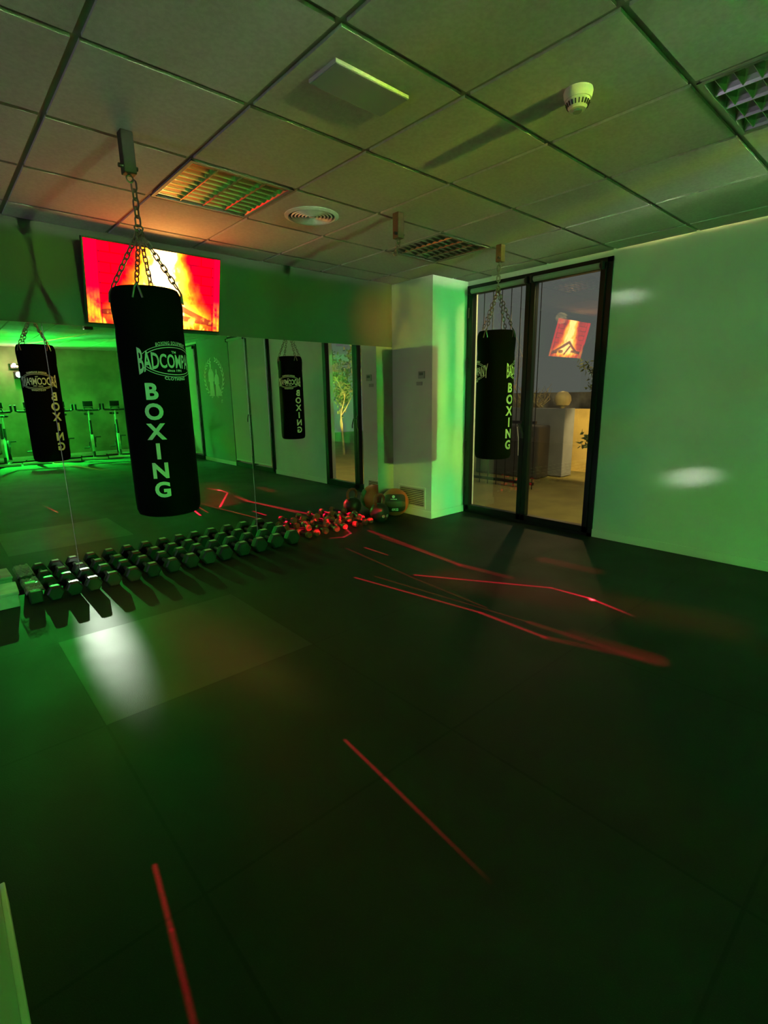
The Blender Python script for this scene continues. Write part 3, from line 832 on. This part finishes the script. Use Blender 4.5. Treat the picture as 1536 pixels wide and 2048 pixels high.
me = bpy.data.meshes.new('film'); bm.to_mesh(me); bm.free(); me.materials.append(FILM); o = bpy.data.objects.new('film', me); COL.objects.link(o); o.parent = t

# ================================================================== PILLAR AND WALL FITTINGS
t = thing('vent_grille', 'white slatted vent grille low on the pillar behind the ball', 'vent', (PX, 1.80, .205))
f = MB()
for a in (-1, 1): f.span((-.012, a * .195 - .010, -.115), (0, a * .195 + .010, .115), .002); f.span((-.012, -.205, a * .107 - .010), (0, .205, a * .107 + .010), .002)
f.build('frame', BASEB, t)
MB().span((-.0025, -.19, -.10), (-.001, .19, .10)).build('backing', mat('vent_dark', (.06, .055, .05), .8), t)
sl = MB()
for i in range(10): sl.box((-.007, 0, -.088 + .0195 * i), (.010, .375, .009), Matrix.Rotation(.6, 3, 'Y'))
sl.build('slats', mat('slat_cream', (.55, .50, .42), .5), t)
t = thing('thermostat', 'small wall thermostat on the grey face of the pillar', 'thermostat', (PX, 1.655, 1.485))
MB().span((-.016, -.042, -.036), (0, .042, .036), .004).build('body', mat('thermostat_grey', (.40, .40, .42), .5), t)
MB().span((-.0185, -.026, -.004), (-.015, .026, .024), .001).build('display', mat('dim_display', (.12, .12, .125), .4), t)
t = thing('wall_socket', 'blank wall plate under the thermostat on the pillar', 'socket', (PX, 1.690, 1.40))
MB().span((-.009, -.040, -.018), (0, .040, .018), .003).build('plate', mat('thermostat_grey', (.4, .4, .42), .5), t)

# wall emblem (seen in the mirror): laurel wreath round two standing figures
t = thing('wall_emblem', 'pale laurel wreath emblem with two standing figures on the white wall', 'emblem', (XW - .003, -3.70, 1.66))
EMB = mat('emblem_film', (.92, .95, .90), .35)
def poly(name, pts, parent=t):
    MB().prism([(-y, z) for y, z in pts], 'x', 0, .002).build(name, EMB, parent)
for s_ in (-1, 1):
    lf = MB()
    for i in range(12):
        a = math.radians(-78 + 13.2 * i); cx_, cz_ = s_ * .42 * math.cos(a), .36 * math.sin(a)
        for off in (-.35, .55):
            ang = math.atan2(math.cos(a) * .36, -math.sin(a) * .42 * s_) + off * s_
            ca, sa = math.cos(ang), math.sin(ang); P = [(0, 0), (.035, .016), (.075, .012), (.105, 0), (.075, -.012), (.035, -.012)]
            lf.prism([(cx_ + p_[0] * ca - p_[1] * sa, cz_ + p_[0] * sa + p_[1] * ca) for p_ in P], 'x', 0, .002)
    lf.build('laurel_branch', EMB, t)
def figure(cx_, base, hgt, flare):
    k_ = hgt; P = [(-.16, 0), (-.13, .42), (-.20, .44), (-.19, .66), (-.10, .78), (-.05, .80), (-.055, .90), (-.03, .985), (.03, .985), (.055, .90), (.05, .80), (.10, .78), (.19, .66), (.20, .44), (.13, .42), (.16 + flare, 0)]
    MB().prism([(cx_ + x_ * k_, base + z_ * k_) for x_, z_ in P], 'x', 0, .002).build('figure', EMB, t)
figure(-.12, -.34, .66, 0); figure(.13, -.34, .52, .22)
lt = MB()
for i in range(2):
    pass
me = text_mesh('TI', .085, .002); bm = bmesh.new(); add_mesh(bm, me, lambda x, y: (0, -(x - .30), y - .47)); me = bpy.data.meshes.new('lettering'); bm.to_mesh(me); bm.free(); me.materials.append(EMB)
o = bpy.data.objects.new('lettering', me); COL.objects.link(o); o.parent = t; lt.bm.free()

# ================================================================== FAR END OF THE ROOM
def bike(loc, rz, label):
    t = thing('spinning_bike', label, 'exercise bike', loc, rz, 'spinning bikes at the far end')
    b_ = MB()
    for y in (-.45, .45): b_.box((0, y, .03), (.50, .07, .05), None, .01)
    b_.box((0, 0, .035), (.06, .90, .05), None, .01); b_.build('base_frame', BIKEL, t)
    f = MB(); f.tube([(0, -.40, .06), (0, -.12, .42), (0, .10, .50), (0, .34, .58)], .030, 10); f.tube([(0, .42, .06), (0, .30, .72), (0, .26, .84)], .028, 10)
    f.tube([(0, -.10, .40), (0, -.20, .72)], .026, 10); f.build('main_frame', BIKEM, t, True)
    MB().cyl((-.025, .26, .34), (.025, .26, .34), .225, 40).build('flywheel', BIKEL, t, True)
    MB().cyl((.035, -.02, .36), (.060, -.02, .36), .13, 28).build('chain_guard', BIKEM, t, True)
    MB().tube([(0, -.20, .70), (0, -.23, .95)], .017, 10).build('seat_post', BIKEL, t, True)
    s_ = MB(); s_.box((0, -.30, .975), (.19, .15, .05), None, .02); s_.box((0, -.16, .975), (.08, .18, .045), None, .018); s_.build('seat', BLACKPL, t)
    MB().tube([(0, .26, .82), (0, .25, 1.06)], .018, 10).build('handlebar_post', BIKEL, t, True)
    h = MB(); h.tube([(-.23, .44, 1.20), (-.23, .40, 1.09), (-.20, .26, 1.07), (0, .25, 1.06), (.20, .26, 1.07), (.23, .40, 1.09), (.23, .44, 1.20)], .021, 10)
    h.tube([(-.08, .26, 1.07), (-.08, .42, 1.12), (.08, .42, 1.12), (.08, .26, 1.07)], .014, 8); h.build('handlebar', BLACKPL, t, True)
    MB().box((0, .34, 1.20), (.19, .03, .13), Matrix.Rotation(-.6, 3, 'X'), .008).build('console', BLACKPL, t)
    for s2, yy, zz in ((-1, .10, .24), (1, -.12, .46)):
        c_ = MB(); c_.tube([(s2 * .06, -.02, .35), (s2 * .075, yy, zz)], .012, 8); c_.box((s2 * .13, yy, zz), (.10, .09, .025), None, .006); c_.build('pedal', BIKEM, t)
    return t
proto = bike((.10, -6.75, 0), .2, 'spinning bike at the far wall, farthest from the windows')
for i, (x, lab) in enumerate(((0.63, 'second spinning bike at the far wall, left of the mirrored bag'), (1.16, 'third spinning bike at the far wall, beside the mirrored bag'),
                              (1.69, 'fourth spinning bike at the far wall, behind the mirrored bag'), (2.22, 'fifth spinning bike at the far wall, just right of the mirrored bag'),
                              (2.75, 'sixth spinning bike at the far wall, second right of the mirrored bag'), (3.28, 'seventh spinning bike at the far wall, hidden by the hanging bag'))):
    dup(proto, (x, -6.75, 0), .2, lab)
dup(proto, (3.25, -5.15, 0), 1.2, 'spinning bike standing by the far glazed door, beside the emblem')

t = thing('disco_projector', 'small black disco projector with bright green lens on the far wall', 'projector', (SRC.x, -7.40, SRC.z))
MB().box((0, 0, -.01), (.16, .14, .15), None, .012).build('body', BLACKPL, t)
MB().span((-.02, -.10, -.05), (.02, -.06, .03)).build('wall_bracket', BLACKPL, t)
MB().lathe([(0, .004), (.050, .004), (.058, 0)], (0, .072, 0), 28, Matrix.Rotation(-PI / 2, 3, 'X')).build('lens', mat('lit_lens', (.1, .1, .1), .3, emit=((.45, 1.0, .62), 40.0)), t)
t = thing('party_light', 'small party light with coloured lenses above the disco projector', 'projector', (SRC.x - .05, -7.42, SRC.z + .17))
MB().box((0, 0, 0), (.15, .10, .10), None, .01).build('body', BLACKPL, t)
MB().span((-.02, -.08, -.04), (.02, -.04, .04)).build('wall_bracket', BLACKPL, t)
for q_, cc in ((-.045, (1.0, .12, .15)), (0, (.25, .15, 1.0)), (.045, (1.0, .55, .1))):
    MB().lathe([(0, .004), (.018, .004), (.022, 0)], (q_, .051, 0), 20, Matrix.Rotation(-PI / 2, 3, 'X')).build('lens', mat('lens_%s' % q_, (.1, .1, .1), .3, emit=(cc, 12.0)), t)
t = thing('laser_projector', 'small black laser projector under the ceiling behind the photographer', 'projector', (LSRC.x, LSRC.y, H))
MB().box((0, -.09, -.07), (.12, .10, .07), None, .008).build('body', BLACKPL, t)
MB().span((-.015, -.11, -.05), (.015, -.07, 0)).build('ceiling_bracket', BLACKPL, t)

# ================================================================== TERRACE OUTSIDE
st_(MB().span((XW + .02, -9, -.14), (14, 9, -.02)), 'ground', CONC)
tag(MB().box((6.96, 2.73, .52), (.30, 1.50, 1.06), None, .01).build('planter', GREYBOX), 'grey rendered planter out on the terrace', 'planter')
t = thing('covered_box', 'dark box under a tarpaulin in front of the grey planter', 'box', (6.55, 2.75, -.02))
MB().box((0, 0, .41), (.36, 1.18, .82), None, .03).build('cover', TARP, t)
MB().tube([(-.19, -.22, .80), (-.19, -.25, .62), (-.19, -.26, .35)], .006, 6).build('cord', PALE, t)
t = thing('lamp_dome', 'round pale dome standing on top of the grey planter', 'lamp', (6.96, 2.12, 1.05))
MB().lathe([(.03, 0), (.04, .02), (.10, .05), (.13, .12), (.12, .19), (.07, .25), (0, .265)], n=32).build('shade', EMBER, t, True)
t = thing('dry_plant', 'dry yellow shrub on the grey planter beside the dome', 'plant', (6.96, 2.70, 1.062))
rp = random.Random(3); tw = MB()
for i in range(70):
    a = rp.uniform(0, 2 * PI); l_ = rp.uniform(.12, .42); p0 = Vector((rp.uniform(-.06, .06), rp.uniform(-.25, .25), 0))
    p1 = p0 + Vector((math.cos(a) * l_ * .5, math.sin(a) * l_ * .6, l_ * .5)); p2 = p1 + Vector((rp.uniform(-.1, .1), rp.uniform(-.15, .15), rp.uniform(.0, .2)))
    tw.tube([p0, p1, p2], [.008, .006, .002], 5)
tw.build('twigs', BARK, t)
tag(MB().span((7.6, .2, -.02), (7.75, 2.35, 1.02)).build('garden_wall', OCHRE), 'low ochre wall lit yellow beyond the terrace', 'wall')
tag(MB().span((12.5, 4.0, -.02), (12.9, 9, 1.3)).build('house_wall', mat('house_render', (.34, .30, .20), .85, var=(2.5, .5))), 'dim house wall far beyond the terrace fence', 'building')
def tree(loc, hgt, seed, label, leaf, trunk_lean=(0, 0), spread=.55, depth=4):
    t = thing('garden_tree', label, 'tree', loc); r_ = random.Random(seed); mb = MB(); lf = MB()
    def grow(p, d_, ln, rad, dep):
        pts = [p]; q_ = p.copy(); dd = d_.copy()
        for _ in range(4):
            dd = (dd + Vector((r_.uniform(-.22, .22), r_.uniform(-.22, .22), r_.uniform(-.08, .16)))).normalized(); q_ = q_ + dd * ln / 4; pts.append(q_.copy())
        mb.tube(pts, [rad, rad * .85, rad * .72, rad * .6, rad * .5], 6)
        if leaf and dep <= 2:
            for _ in range(14):
                c_ = pts[r_.randint(1, 4)] + Vector((r_.uniform(-.1, .1), r_.uniform(-.1, .1), r_.uniform(-.1, .1)))
                ax = Vector((r_.uniform(-1, 1), r_.uniform(-1, 1), r_.uniform(-1, 1))).normalized(); bx_ = ax.orthogonal().normalized()
                lf.bm.faces.new([lf.bm.verts.new(c_ + v_) for v_ in (ax * .05, bx_ * .02, ax * -.05, bx_ * -.02)])
        if dep == 0: return
        for _ in range(3):
            nd = (dd + Vector((r_.uniform(-1, 1), r_.uniform(-1, 1), r_.uniform(-.3, .7))) * spread).normalized()
            grow(pts[r_.randint(2, 4)], nd, ln * r_.uniform(.6, .85), rad * .5, dep - 1)
    grow(Vector((0, 0, 0)), Vector((trunk_lean[0], trunk_lean[1], 1)).normalized(), hgt, .030, depth)
    mb.build('branches', BARK, t)
    if leaf: lf.build('leaves', LEAF, t)
    else: lf.bm.free()
tree((8.6, 1.55, -.02), 1.0, 5, 'leafy dark shrub right of the grey planter', True, (0, -.1), .6)
tree((9.0, 4.3, -.02), 1.1, 11, 'bare branched tree behind the grey planter', False, (0, -.15), .75)
tree((6.3, 1.0, -.02), .36, 21, 'small leafy bush by the right edge of the glass', True, (0, .1), .6)
tree((6.5, -3.05, -.02), .95, 9, 'tree lit yellow from below outside, seen in the mirror through the glass', True, (0, 0), .6)
# metal fence seen through the left leaf
t = thing('metal_fence', 'tall dark metal bar fence seen through the left glass leaf', 'fence', (5.6, 2.35, -.02))
MB().span((-.02, -.62, .90), (.02, .62, .94)).build('mid_rail', BLACKFR, t); MB().span((-.015, -.62, 3.3), (.015, .62, 3.33)).build('top_rail', BLACKFR, t)
MB().span((-.02, -.62, .06), (.02, .62, .10)).build('bottom_rail', BLACKFR, t)
for i in range(9): MB().cyl((0, -.60 + .15 * i, 0), (0, -.60 + .15 * i, 3.32), .006, 8).build('bar', BLACKFR, t)
